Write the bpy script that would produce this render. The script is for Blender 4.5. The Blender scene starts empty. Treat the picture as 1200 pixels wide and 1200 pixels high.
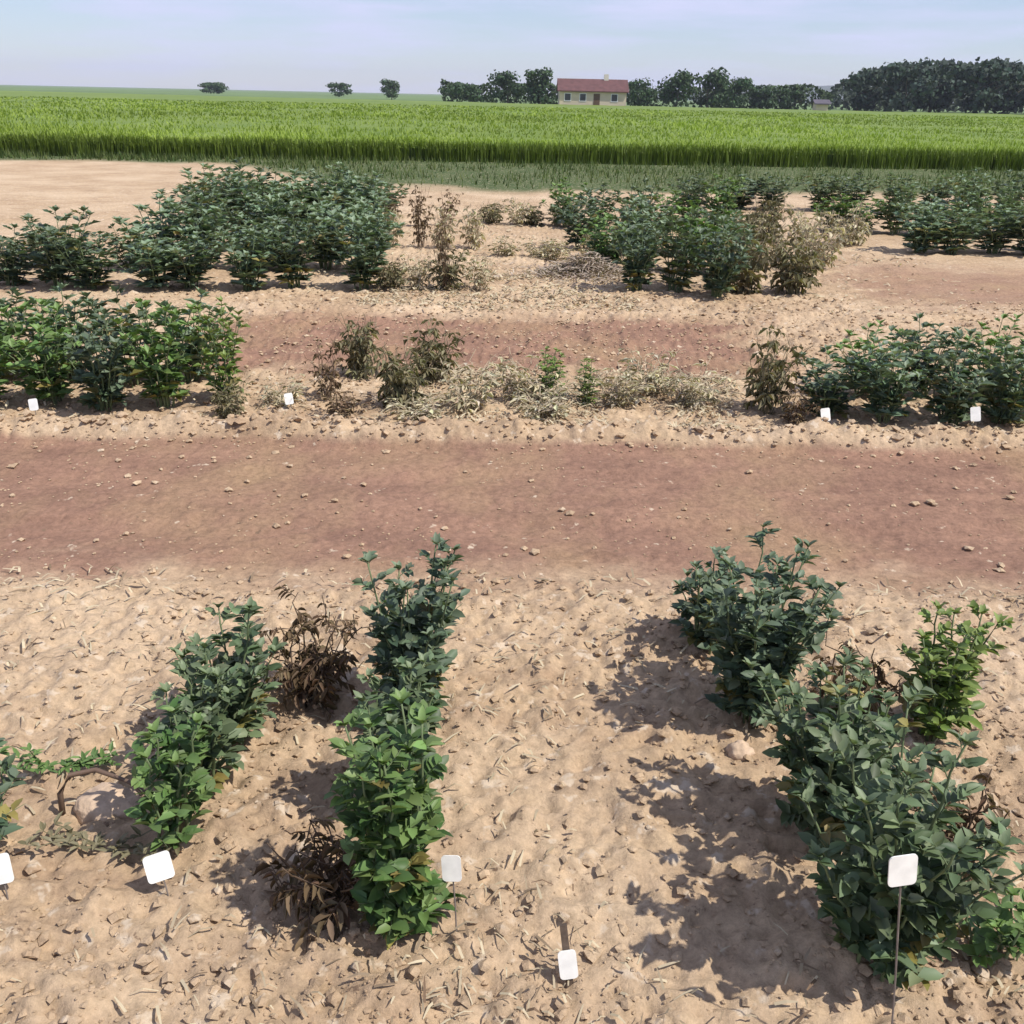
import bpy, math, random
import numpy as np
from mathutils import Matrix, Vector

SC = bpy.context.scene
COL = SC.collection

# ------------------------------------------------------------------ camera
CAM_H = 1.6
cam_d = bpy.data.cameras.new('camera')
cam_d.sensor_width = 36.0
cam_d.lens = 34.0
cam_d.clip_start = 0.05
cam_d.clip_end = 20000
cam = bpy.data.objects.new('camera', cam_d)
COL.objects.link(cam)
cam.location = (0, 0, CAM_H)
cam.rotation_euler = (Matrix.Rotation(math.radians(90 - 23.3), 3, 'X') @
                      Matrix.Rotation(math.radians(1.25), 3, 'Z')).to_euler()
SC.camera = cam
SC.render.resolution_x = 1024
SC.render.resolution_y = 1024

# ------------------------------------------------------------------ sky, sun, exposure
SUN_EL = math.radians(55)
SUN_AZ = math.radians(112)         # clockwise from +Y: from the right and a little behind
world = bpy.data.worlds.new('World')
SC.world = world
world.use_nodes = True
wn = world.node_tree
wn.nodes.clear()
w_out = wn.nodes.new('ShaderNodeOutputWorld')
w_bg = wn.nodes.new('ShaderNodeBackground')
w_sky = wn.nodes.new('ShaderNodeTexSky')
w_sky.sky_type = 'NISHITA'
w_sky.sun_disc = False
w_sky.sun_elevation = SUN_EL
w_sky.sun_rotation = SUN_AZ
w_sky.air_density = 1.0
w_sky.dust_density = 0.2
w_sky.ozone_density = 5.5
# thin streaky cloud, part of the sky itself
w_tc = wn.nodes.new('ShaderNodeTexCoord')
w_map = wn.nodes.new('ShaderNodeMapping')
w_map.inputs['Scale'].default_value = (2.4, 2.4, 20.0)
w_noise = wn.nodes.new('ShaderNodeTexNoise')
w_noise.inputs['Scale'].default_value = 2.2
w_noise.inputs['Detail'].default_value = 6
w_ramp = wn.nodes.new('ShaderNodeValToRGB')
w_ramp.color_ramp.elements[0].position = 0.42
w_ramp.color_ramp.elements[0].color = (0.30, 0.30, 0.30, 1)
w_ramp.color_ramp.elements[1].position = 0.68
w_ramp.color_ramp.elements[1].color = (0.9, 0.9, 0.9, 1)
w_mix = wn.nodes.new('ShaderNodeMix')
w_mix.data_type = 'RGBA'
w_mix.inputs['B'].default_value = (6.0, 6.2, 8.5, 1)
wn.links.new(w_tc.outputs['Generated'], w_map.inputs['Vector'])
wn.links.new(w_map.outputs['Vector'], w_noise.inputs['Vector'])
wn.links.new(w_noise.outputs['Fac'], w_ramp.inputs['Fac'])
wn.links.new(w_ramp.outputs['Color'], w_mix.inputs['Factor'])
wn.links.new(w_sky.outputs['Color'], w_mix.inputs['A'])
wn.links.new(w_mix.outputs['Result'], w_bg.inputs['Color'])
w_bg.inputs['Strength'].default_value = 0.115
wn.links.new(w_bg.outputs['Background'], w_out.inputs['Surface'])

sun_d = bpy.data.lights.new('sun', 'SUN')
sun_d.energy = 5.0
sun_d.angle = math.radians(0.53)
sun_d.color = (1.0, 0.95, 0.87)
sun = bpy.data.objects.new('sun', sun_d)
COL.objects.link(sun)
to_sun = Vector((math.sin(SUN_AZ) * math.cos(SUN_EL), math.cos(SUN_AZ) * math.cos(SUN_EL), math.sin(SUN_EL)))
sun.rotation_euler = to_sun.to_track_quat('Z', 'Y').to_euler()
sun.location = (30, -5, 40)

SC.view_settings.view_transform = 'Standard'
SC.view_settings.look = 'None'
SC.view_settings.exposure = 0.10
SC.view_settings.gamma = 1.0

# ------------------------------------------------------------------ helpers
RNG = np.random.default_rng(7)


def _hash(ix, iy, seed):
    h = (ix.astype(np.int64) * 374761393 + iy.astype(np.int64) * 668265263 + seed * 974711) & 0x7fffffff
    h = ((h ^ (h >> 13)) * 1274126177) & 0x7fffffff
    h = (h ^ (h >> 16)) & 0xffff
    return h / 65535.0


def vnoise(x, y, seed=0):
    ix, iy = np.floor(x), np.floor(y)
    fx, fy = x - ix, y - iy
    fx = fx * fx * fx * (fx * (fx * 6 - 15) + 10)
    fy = fy * fy * fy * (fy * (fy * 6 - 15) + 10)
    a, b = _hash(ix, iy, seed), _hash(ix + 1, iy, seed)
    c, d = _hash(ix, iy + 1, seed), _hash(ix + 1, iy + 1, seed)
    return (a * (1 - fx) + b * fx) * (1 - fy) + (c * (1 - fx) + d * fx) * fy * 1.0


def fbm(x, y, seed=0, octs=4):
    s, a, t = 0.0, 1.0, 0.0
    for k in range(octs):
        s = s + a * vnoise(x * (2 ** k) + 17.3 * k, y * (2 ** k) - 9.1 * k, seed + k)
        t += a
        a *= 0.5
    return s / t - 0.5


def smooth(e0, e1, x):
    t = np.clip((x - e0) / (e1 - e0), 0, 1)
    return t * t * (3 - 2 * t)


def node_mat(name):
    m = bpy.data.materials.new(name)
    m.use_nodes = True
    nt = m.node_tree
    return m, nt, nt.nodes['Principled BSDF'], nt.nodes['Material Output']


def simple_mat(name, color, rough=0.7, var=0.15, scale=8.0, bump=0.0):
    m, nt, p, out = node_mat(name)
    tc = nt.nodes.new('ShaderNodeTexCoord')
    n = nt.nodes.new('ShaderNodeTexNoise')
    n.inputs['Scale'].default_value = scale
    n.inputs['Detail'].default_value = 5
    nt.links.new(tc.outputs['Object'], n.inputs['Vector'])
    r = nt.nodes.new('ShaderNodeValToRGB')
    r.color_ramp.elements[0].position = 0.3
    r.color_ramp.elements[1].position = 0.7
    r.color_ramp.elements[0].color = tuple(c * (1 - var) for c in color) + (1,)
    r.color_ramp.elements[1].color = tuple(min(1, c * (1 + var)) for c in color) + (1,)
    nt.links.new(n.outputs['Fac'], r.inputs['Fac'])
    nt.links.new(r.outputs['Color'], p.inputs['Base Color'])
    p.inputs['Roughness'].default_value = rough
    if bump:
        b = nt.nodes.new('ShaderNodeBump')
        b.inputs['Strength'].default_value = bump
        b.inputs['Distance'].default_value = 0.02
        nt.links.new(n.outputs['Fac'], b.inputs['Height'])
        nt.links.new(b.outputs['Normal'], p.inputs['Normal'])
    return m


def leaf_mat(name, rough=0.5, transl=0.25, spec=0.35):
    """colour of each leaf comes from the mesh attribute 'col'; a little light passes through the blade"""
    m, nt, p, out = node_mat(name)
    a = nt.nodes.new('ShaderNodeAttribute')
    a.attribute_name = 'col'
    nt.links.new(a.outputs['Color'], p.inputs['Base Color'])
    p.inputs['Roughness'].default_value = rough
    p.inputs['Specular IOR Level'].default_value = spec
    if transl:
        t = nt.nodes.new('ShaderNodeBsdfTranslucent')
        br = nt.nodes.new('ShaderNodeMix')
        br.data_type = 'RGBA'
        br.blend_type = 'MULTIPLY'
        br.inputs['Factor'].default_value = 1
        br.inputs['B'].default_value = (1.3, 1.5, 0.6, 1)
        nt.links.new(a.outputs['Color'], br.inputs['A'])
        nt.links.new(br.outputs['Result'], t.inputs['Color'])
        mx = nt.nodes.new('ShaderNodeMixShader')
        mx.inputs[0].default_value = transl
        nt.links.new(p.outputs[0], mx.inputs[1])
        nt.links.new(t.outputs[0], mx.inputs[2])
        nt.links.new(mx.outputs[0], out.inputs['Surface'])
    return m


class MB:
    """collects vertices and faces for ONE mesh object"""

    def __init__(self):
        self.v, self.f, self.c, self.n = [], [], [], 0

    def add(self, verts, faces, col=(1, 1, 1)):
        verts = np.asarray(verts, dtype=float)
        self.v.append(verts)
        o = self.n
        self.f.extend([tuple(i + o for i in fc) for fc in faces])
        self.c.append(np.tile(np.array([*col, 1.0]), (len(verts), 1)))
        self.n += len(verts)

    def tube(self, pts, radii, sides=5, col=(1, 1, 1), cap=True):
        pts = [np.asarray(p, float) for p in pts]
        vs, fs = [], []
        for i, p in enumerate(pts):
            d = pts[min(i + 1, len(pts) - 1)] - pts[max(i - 1, 0)]
            d = d / (np.linalg.norm(d) + 1e-9)
            up = np.array([0, 0, 1.0]) if abs(d[2]) < 0.9 else np.array([1.0, 0, 0])
            a = np.cross(d, up)
            a /= np.linalg.norm(a)
            b = np.cross(d, a)
            for k in range(sides):
                t = 2 * math.pi * k / sides
                vs.append(p + radii[i] * (math.cos(t) * a + math.sin(t) * b))
        for i in range(len(pts) - 1):
            for k in range(sides):
                k2 = (k + 1) % sides
                fs.append((i * sides + k, i * sides + k2, (i + 1) * sides + k2, (i + 1) * sides + k))
        if cap:
            fs.append(tuple(range((len(pts) - 1) * sides, len(pts) * sides)))
            fs.append(tuple(reversed(range(sides))))
        self.add(vs, fs, col)

    def box(self, x0, x1, y0, y1, z0, z1, col=(1, 1, 1)):
        v = [(x, y, z) for z in (z0, z1) for y in (y0, y1) for x in (x0, x1)]
        f = [(0, 2, 3, 1), (4, 5, 7, 6), (0, 1, 5, 4), (2, 6, 7, 3), (0, 4, 6, 2), (1, 3, 7, 5)]
        self.add(v, f, col)

    def mesh(self, name, mat, smooth_shade=False):
        me = bpy.data.meshes.new(name)
        if self.n:
            v = np.concatenate(self.v)
            me.from_pydata(v.tolist(), [], self.f)
            at = me.attributes.new('col', 'FLOAT_COLOR', 'POINT')
            at.data.foreach_set('color', np.concatenate(self.c).astype(np.float32).ravel())
        me.materials.append(mat)
        if smooth_shade:
            me.polygons.foreach_set('use_smooth', [True] * len(me.polygons))
        me.update()
        return me

    def build(self, name, mat, parent=None, smooth_shade=False):
        return link(name, self.mesh(name, mat, smooth_shade), parent)


def link(name, data, parent=None):
    o = bpy.data.objects.new(name, data)
    COL.objects.link(o)
    if parent is not None:
        o.parent = parent
    return o


def tag(o, label=None, cat=None, group=None, kind=None):
    if label:
        o['label'] = label
    if cat:
        o['category'] = cat
    if group:
        o['group'] = group
    if kind:
        o['kind'] = kind
    return o


def thing(name, label, cat, loc, rz=0.0, group=None):
    o = link(name, None)
    o.location = loc
    o.rotation_euler = (0, 0, rz)
    return tag(o, label, cat, group)


def copy_tree(o, parent=None):
    c = o.copy()
    COL.objects.link(c)
    c.parent = parent
    for ch in list(o.children):
        copy_tree(ch, c)
    return c


# ------------------------------------------------------------------ ground
def near_edge(x):       # where the bare alley starts and ends, metres in front of the camera
    return 3.07 + 0.03 * x


def far_edge(x):
    return 4.60 + 0.025 * x


def verge_edge(x):      # dry plots end, grass verge begins
    return 24.3 + 0.05 * x - 5.5 * smooth(-7, -3, x)


def crop_edge(x):       # verge ends, standing crop begins
    return 26.5 + 0.10 * x


def ground_height(X, Y):
    near = 1 - smooth(9, 22, Y)
    wob = fbm(X * 1.3, Y * 1.3, 3, 3)
    e = wob * 0.22
    alley = smooth(-0.1, 0.06, Y - near_edge(X) + e) * (1 - smooth(-0.05, 0.06, Y - far_edge(X) + e * 0.7))
    h = 0.05 * fbm(X * 0.9, Y * 0.9, 11, 3)
    lump = fbm(X * 9, Y * 9, 21, 3)
    fine = fbm(X * 32, Y * 32, 31, 3)
    clod = np.maximum(0, lump) ** 1.2
    tan_h = 0.10 * clod + 0.040 * fine + 0.05 * np.maximum(0, fbm(X * 19, Y * 19, 25, 2) - 0.08)
    tramp = 0.012 * fbm(X * 5, Y * 14, 41, 3) + 0.014 * fine + 0.02 * np.maximum(0, fbm(X * 12, Y * 18, 45, 2))
    for yc in (3.58, 4.14):        # worn wheel marks along the alley
        tramp = tramp - 0.014 * np.exp(-((Y - yc - 0.028 * X - 0.05 * fbm(X * 0.8, Y * 0, 46, 2)) / 0.10) ** 4) * (0.5 + 1.6 * (fbm(X * 6, Y * 3, 48, 3) + 0.3))
    h = h * 0.6 + tan_h * (1 - alley) + (tramp - 0.02) * alley
    # crusted lip along the far side of the alley
    lip = np.exp(-((Y - far_edge(X) - 0.10 + e * 0.7) / 0.09) ** 2)
    h = h + lip * (0.055 + 0.14 * np.maximum(0, fbm(X * 7, Y * 9, 51, 3)))
    # shallow ridges left by the plots behind
    rid = np.exp(-((Y - 7.7 - 0.03 * X) / 0.16) ** 2) + np.exp(-((Y - 6.2 - 0.03 * X) / 0.12) ** 2) * 0.5
    h = h + rid * 0.05 * (0.6 + fbm(X * 3, Y * 3, 61, 2))
    return h * near, alley


def bare_zone(X, Y):
    e = fbm(X * 1.3, Y * 1.3, 3, 3) * 0.22
    n = fbm(X * 4, Y * 6, 95, 4)
    a = smooth(-0.18, 0.28, Y - near_edge(X) + e + n * 0.35) * (1 - smooth(-0.03, 0.03, Y - far_edge(X) + e * 0.7 + n * 0.05))
    # a strip of bare brown earth between the two plots behind, in its middle part only
    b = smooth(-0.25, 0.2, Y - 5.95 - 0.03 * X + n * 0.5) * (1 - smooth(-0.2, 0.2, Y - 7.5 - 0.03 * X + n * 0.3))
    b = 1.25 * b * smooth(-2.3, -1.8, X + n) * (1 - smooth(1.5, 2.0, X + n))
    # reddish earth at the far right
    c = smooth(-0.4, 0.4, Y - 8.3 + n) * (1 - smooth(-0.8, 0.8, Y - 10.6 + n)) * smooth(2.8, 3.6, X + n)
    return np.clip(a + 0.85 * b + 0.75 * c, 0, 1)


xs = [np.arange(-2.7, 2.7001, 0.0125)]
step, edge = 0.0125, 2.7
side = []
while edge < 4000:
    step = min(step * 1.05, max(step, 900))
    edge += step
    side.append(edge)
side = np.array(side)
XS = np.concatenate([-side[::-1], xs[0], side])
ys = list(np.arange(1.0, 3.6, 0.0125))
step = 0.0125
while ys[-1] < 4000:
    step = step * (1.0065 if ys[-1] < 30 else 1.06)
    ys.append(ys[-1] + step)
back = [1.0]
step = 0.02
while back[-1] > -40:
    back.append(back[-1] - step)
    step *= 1.3
YS = np.array(back[::-1][:-1] + ys)
GX, GY = np.meshgrid(XS, YS)
GH, GA = ground_height(GX, GY)
nx, ny = len(XS), len(YS)


def soil_mat(name, dry, dark, pale, b1, b2, b3):
    m, nt, p, out = node_mat(name)
    geo = nt.nodes.new('ShaderNodeNewGeometry')
    L = nt.links.new

    def noise(scale, detail, rough=0.6, sc=None):
        n = nt.nodes.new('ShaderNodeTexNoise')
        n.inputs['Scale'].default_value = scale
        n.inputs['Detail'].default_value = detail
        n.inputs['Roughness'].default_value = rough
        if sc:
            mp = nt.nodes.new('ShaderNodeMapping')
            mp.inputs['Scale'].default_value = sc
            L(geo.outputs['Position'], mp.inputs['Vector'])
            L(mp.outputs['Vector'], n.inputs['Vector'])
        else:
            L(geo.outputs['Position'], n.inputs['Vector'])
        return n

    def ramp(src, p0, p1):
        r = nt.nodes.new('ShaderNodeMapRange')
        r.inputs['From Min'].default_value = p0
        r.inputs['From Max'].default_value = p1
        L(src, r.inputs['Value'])
        return r.outputs['Result']

    def mix(fac, a, b):
        x = nt.nodes.new('ShaderNodeMix')
        x.data_type = 'RGBA'
        L(fac, x.inputs['Factor'])
        for v, s in ((a, 'A'), (b, 'B')):
            if isinstance(v, tuple):
                x.inputs[s].default_value = v + (1,)
            else:
                L(v, x.inputs[s])
        return x.outputs['Result']

    big = noise(0.9, 4)
    mid = noise(5, 5, 0.65, (0.6, 1.4, 1))
    fin = noise(38, 7, 0.78)
    c = mix(ramp(mid.outputs['Fac'], 0.35, 0.68), dry, dark)
    c = mix(ramp(big.outputs['Fac'], 0.42, 0.72), c, pale)
    mid2 = noise(3.1, 5, 0.6, (0.45, 1.5, 1))
    big2 = noise(1.1, 4, 0.6, (1.2, 0.8, 1))
    cb = mix(ramp(mid2.outputs['Fac'], 0.36, 0.66), b1, b2)
    cb = mix(ramp(big2.outputs['Fac'], 0.46, 0.68), cb, b3)
    ba = nt.nodes.new('ShaderNodeAttribute')
    ba.attribute_name = 'bare'
    c = mix(ba.outputs['Fac'], c, cb)
    c2 = nt.nodes.new('ShaderNodeMix')
    c2.data_type = 'RGBA'
    c2.blend_type = 'MULTIPLY'
    c2.inputs['Factor'].default_value = 1
    L(c, c2.inputs['A'])
    g = nt.nodes.new('ShaderNodeMapRange')
    g.inputs['From Min'].default_value = 0.3
    g.inputs['From Max'].default_value = 0.7
    g.inputs['To Min'].default_value = 0.66
    g.inputs['To Max'].default_value = 1.26
    L(fin.outputs['Fac'], g.inputs['Value'])
    L(g.outputs['Result'], c2.inputs['B'])
    c = c2.outputs['Result']
    if True:
        za = nt.nodes.new('ShaderNodeAttribute')
        za.attribute_name = 'verge'
        gn = noise(1.7, 6, 0.7)
        gcol = mix(ramp(gn.outputs['Fac'], 0.35, 0.65), (0.055, 0.085, 0.030), (0.105, 0.125, 0.055))
        c = mix(za.outputs['Fac'], c, gcol)
    # small pale and dark specks: dry crust flakes, bits of dead leaf
    sp = noise(16, 3, 0.6)
    off = nt.nodes.new('ShaderNodeMath')
    off.operation = 'MULTIPLY_ADD'
    L(ba.outputs['Fac'], off.inputs[0])
    off.inputs[1].default_value = -0.07
    L(sp.outputs['Fac'], off.inputs[2])
    c = mix(ramp(off.outputs[0], 0.60, 0.67), c, (0.57, 0.46, 0.34))
    sp2 = noise(21, 4, 0.7, (1, 1.2, 1))
    c = mix(ramp(sp2.outputs['Fac'], 0.63, 0.70), c, (0.20, 0.135, 0.09))
    L(c, p.inputs['Base Color'])
    p.inputs['Roughness'].default_value = 0.95
    p.inputs['Specular IOR Level'].default_value = 0.1
    b = nt.nodes.new('ShaderNodeBump')
    b.inputs['Strength'].default_value = 0.6
    b.inputs['Distance'].default_value = 0.02
    L(fin.outputs['Fac'], b.inputs['Height'])
    L(b.outputs['Normal'], p.inputs['Normal'])
    return m


M_SOIL = soil_mat('field_soil', (0.50, 0.365, 0.232), (0.355, 0.245, 0.158), (0.565, 0.43, 0.292),
                  (0.315, 0.188, 0.130), (0.238, 0.140, 0.100), (0.330, 0.218, 0.132))


def sheet(name, mask_faces, mat):
    """faces of the one ground grid picked by mask, as an object of their own; edges meet exactly"""
    idx = np.arange(nx * ny).reshape(ny, nx)
    q = np.stack([idx[:-1, :-1], idx[:-1, 1:], idx[1:, 1:], idx[1:, :-1]], -1)[mask_faces]
    used, inv = np.unique(q.ravel(), return_inverse=True)
    v = np.stack([GX.ravel()[used], GY.ravel()[used], GH.ravel()[used]], -1).astype(np.float32)
    q = inv.reshape(-1, 4)
    me = bpy.data.meshes.new(name)
    me.vertices.add(len(v))
    me.vertices.foreach_set('co', v.ravel())
    me.loops.add(q.size)
    me.loops.foreach_set('vertex_index', q.astype(np.int32).ravel())
    me.polygons.add(len(q))
    me.polygons.foreach_set('loop_start', np.arange(0, q.size, 4, dtype=np.int32))
    me.polygons.foreach_set('loop_total', np.full(len(q), 4, dtype=np.int32))
    X, Y = v[:, 0], v[:, 1]
    vg = smooth(-0.8, 0.8, Y - verge_edge(X) + 2.5 * fbm(X * 0.5, Y * 0.5, 71, 3))
    at = me.attributes.new('verge', 'FLOAT', 'POINT')
    at.data.foreach_set('value', vg.astype(np.float32))
    at = me.attributes.new('bare', 'FLOAT', 'POINT')
    at.data.foreach_set('value', bare_zone(X, Y).astype(np.float32))
    me.materials.append(mat)
    me.update(calc_edges=True)
    me.polygons.foreach_set('use_smooth', [True] * len(q))
    o = link(name, me)
    return tag(o, kind='structure')


fa = (GA[:-1, :-1] + GA[1:, 1:]) / 2
cx = (GX[:-1, :-1] + GX[1:, 1:]) / 2
inside = (fa > 0.5) & (np.abs(cx) < 60)
sheet('ground', ~inside, M_SOIL)
sheet('path', inside, M_SOIL)


def gz(x, y):
    return float(ground_height(np.array([x]), np.array([y]))[0][0])


def gza(X, Y):
    return ground_height(X, Y)


# meadow beyond the crop, out to the skyline
mw = MB()
mw.add([(-3500, 380, 0.03), (10, 166, 0.03), (3500, 166, 0.03), (3500, 3800, 0.03), (-3500, 3800, 0.03)], [(0, 1, 2, 3, 4)])
tag(mw.build('meadow', simple_mat('meadow_grass', (0.11, 0.17, 0.05), 0.9, 0.25, 0.03)), kind='structure')

# ------------------------------------------------------------------ haze
hz = MB()
hz.box(-3600, 3600, -60, 3900, -1.0, 75)
m = bpy.data.materials.new('haze_air')
m.use_nodes = True
nt = m.node_tree
nt.nodes.clear()
o_ = nt.nodes.new('ShaderNodeOutputMaterial')
pv = nt.nodes.new('ShaderNodeVolumePrincipled')
pv.inputs['Color'].default_value = (0.80, 0.84, 1.0, 1)
pv.inputs['Density'].default_value = 0.0002
nt.links.new(pv.outputs[0], o_.inputs['Volume'])
tag(hz.build('haze', m), kind='stuff')

# ------------------------------------------------------------------ far hills
hl = MB()
NX = 90
vs, fs = [], []
for i in range(NX):
    x = 200 + i * 34
    top = 26 + 20 * math.exp(-((x - 760) / 260) ** 2) + 14 * math.sin(i * 0.31) * 0.4 + 9 * fbm(np.array([i * 0.37]), np.array([0.0]), 5, 4)[0]
    top *= min(1, i / 12) * min(1, (NX - 1 - i) / 10)
    for j, (dy, k) in enumerate(((0, 0), (120, 0.55), (260, 0.9), (420, 1.0), (900, 0.0))):
        vs.append((x, 2300 + dy + 25 * math.sin(i * 0.7 + j), max(0.04, top * k)))
for i in range(NX - 1):
    for j in range(4):
        a = i * 5 + j
        fs.append((a, a + 5, a + 6, a + 1))
hl.add(vs, fs)
tag(hl.build('hills', simple_mat('wooded_hill', (0.045, 0.06, 0.035), 0.95, 0.4, 0.02), smooth_shade=True), kind='structure')

# ------------------------------------------------------------------ far trees
M_TREELEAF = leaf_mat('tree_leaves', 0.7, 0.1, 0.1)
M_BARK = simple_mat('bark', (0.09, 0.07, 0.05), 0.9, 0.3, 3)


def make_tree(label, x, y, h, w, seed, tone, group, trunk_share=0.08, n=1500):
    r = np.random.default_rng(seed)
    root = thing('broadleaf_tree', label, 'tree', (x, y, 0), r.uniform(0, 6.3), group)
    t = MB()
    th = h * trunk_share
    t.tube([(0, 0, 0), (0.05 * h * 0.1, 0, th), (0.03 * h, 0.01 * h, h * 0.55)], [0.035 * h, 0.026 * h, 0.012 * h], 7)
    for k in range(6):
        a = r.uniform(0, 6.28)
        z0 = h * r.uniform(0.2, 0.5)
        L = w * r.uniform(0.3, 0.45)
        t.tube([(0, 0, z0), (L * 0.5 * math.cos(a), L * 0.5 * math.sin(a), z0 + h * 0.1), (L * math.cos(a), L * math.sin(a), z0 + h * 0.24)],
               [0.013 * h, 0.009 * h, 0.004 * h], 5)
    t.build('trunk', M_BARK, root)
    c = MB()
    lobes = []
    for k in range(16):
        a, zz = r.uniform(0, 6.28), r.uniform(0.14, 0.86)
        rad = w * 0.5 * (1 - abs(zz - 0.5) * 1.25) * r.uniform(0.35, 0.8)
        lobes.append((np.array([rad * math.cos(a), rad * math.sin(a), h * (zz if k % 4 else 0.84) * r.uniform(0.88, 1.04)]), w * r.uniform(0.13, 0.26)))
    for k in range(n):
        ctr, lr = lobes[r.integers(len(lobes))]
        d = r.normal(size=3)
        d /= np.linalg.norm(d)
        p = ctr + d * lr * r.uniform(0.45, 1.12) * np.array([1, 1, min(0.85, 0.9 * h / w)])
        if p[2] > h * 1.12:
            continue
        if p[2] < h * 0.1:
            p[2] = h * r.uniform(0.02, 0.2)
        nrm = d + r.normal(size=3) * 0.5
        nrm /= np.linalg.norm(nrm)
        u = np.cross(nrm, r.normal(size=3))
        u /= np.linalg.norm(u)
        v = np.cross(nrm, u)
        s = r.uniform(0.5, 1.1) * max(h, w * 0.7) * 0.055
        b = tone * r.uniform(0.6, 1.5)
        c.add([p - u * s - v * s * 0.5, p + u * s * 0.2 - v * s * 0.8, p + u * s, p + v * s * 0.9 - u * s * 0.2], [(0, 1, 2, 3)],
              b * np.array([0.9, 1, 1]) * r.uniform(0.9, 1.1, 3))
    c.build('crown', M_TREELEAF, root)
    return root


# ------------------------------------------------------------------ leaves and stems of the bean plants
M_LEAF = leaf_mat('bean_leaf', 0.5, 0.16, 0.3)
M_DRYLEAF = leaf_mat('withered_leaf', 0.85, 0.15, 0.1)
M_STEM = leaf_mat('bean_stem', 0.6, 0.0, 0.3)


def leaflet(mb, base, d, nrm, L, W, col, simple, fold=0.25, droop=0.15):
    d = d / (np.linalg.norm(d) + 1e-9)
    s = np.cross(d, nrm)
    s /= (np.linalg.norm(s) + 1e-9)
    n = np.cross(s, d)
    tip = base + d * L - n * L * droop
    if simple:
        m_ = base + d * L * 0.5
        mb.add([base, m_ + s * W * 0.5 + n * W * fold, tip, m_ - s * W * 0.5 + n * W * fold], [(0, 1, 2), (0, 2, 3)], col)
        return
    a = base + d * L * 0.3
    b = base + d * L * 0.68 - n * L * droop * 0.4
    vs = [base, a + s * W * .47 + n * W * fold, a, a - s * W * .47 + n * W * fold,
          b + s * W * .4 + n * W * fold * .8, b, b - s * W * .4 + n * W * fold * .8, tip]
    mb.add(vs, [(0, 2, 1), (0, 3, 2), (1, 2, 5, 4), (2, 3, 6, 5), (4, 5, 7), (5, 6, 7)], col)


TONES = {   # (base leaf colour, second leaf colour)
    'blue':   ((0.062, 0.096, 0.056), (0.138, 0.180, 0.114)),
    'green':  ((0.072, 0.132, 0.040), (0.150, 0.235, 0.070)),
    'lime':   ((0.110, 0.175, 0.035), (0.180, 0.235, 0.070)),
    'teal':   ((0.098, 0.150, 0.090), (0.195, 0.255, 0.165)),
    'mid':    ((0.060, 0.115, 0.034), (0.150, 0.225, 0.075)),
    'mixed':  ((0.054, 0.088, 0.040), (0.160, 0.205, 0.112)),
    'olive':  ((0.150, 0.135, 0.075), (0.240, 0.210, 0.130)),
    'brown':  ((0.100, 0.065, 0.040), (0.190, 0.135, 0.085)),
    'straw':  ((0.390, 0.330, 0.220), (0.520, 0.460, 0.335)),
}


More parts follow.
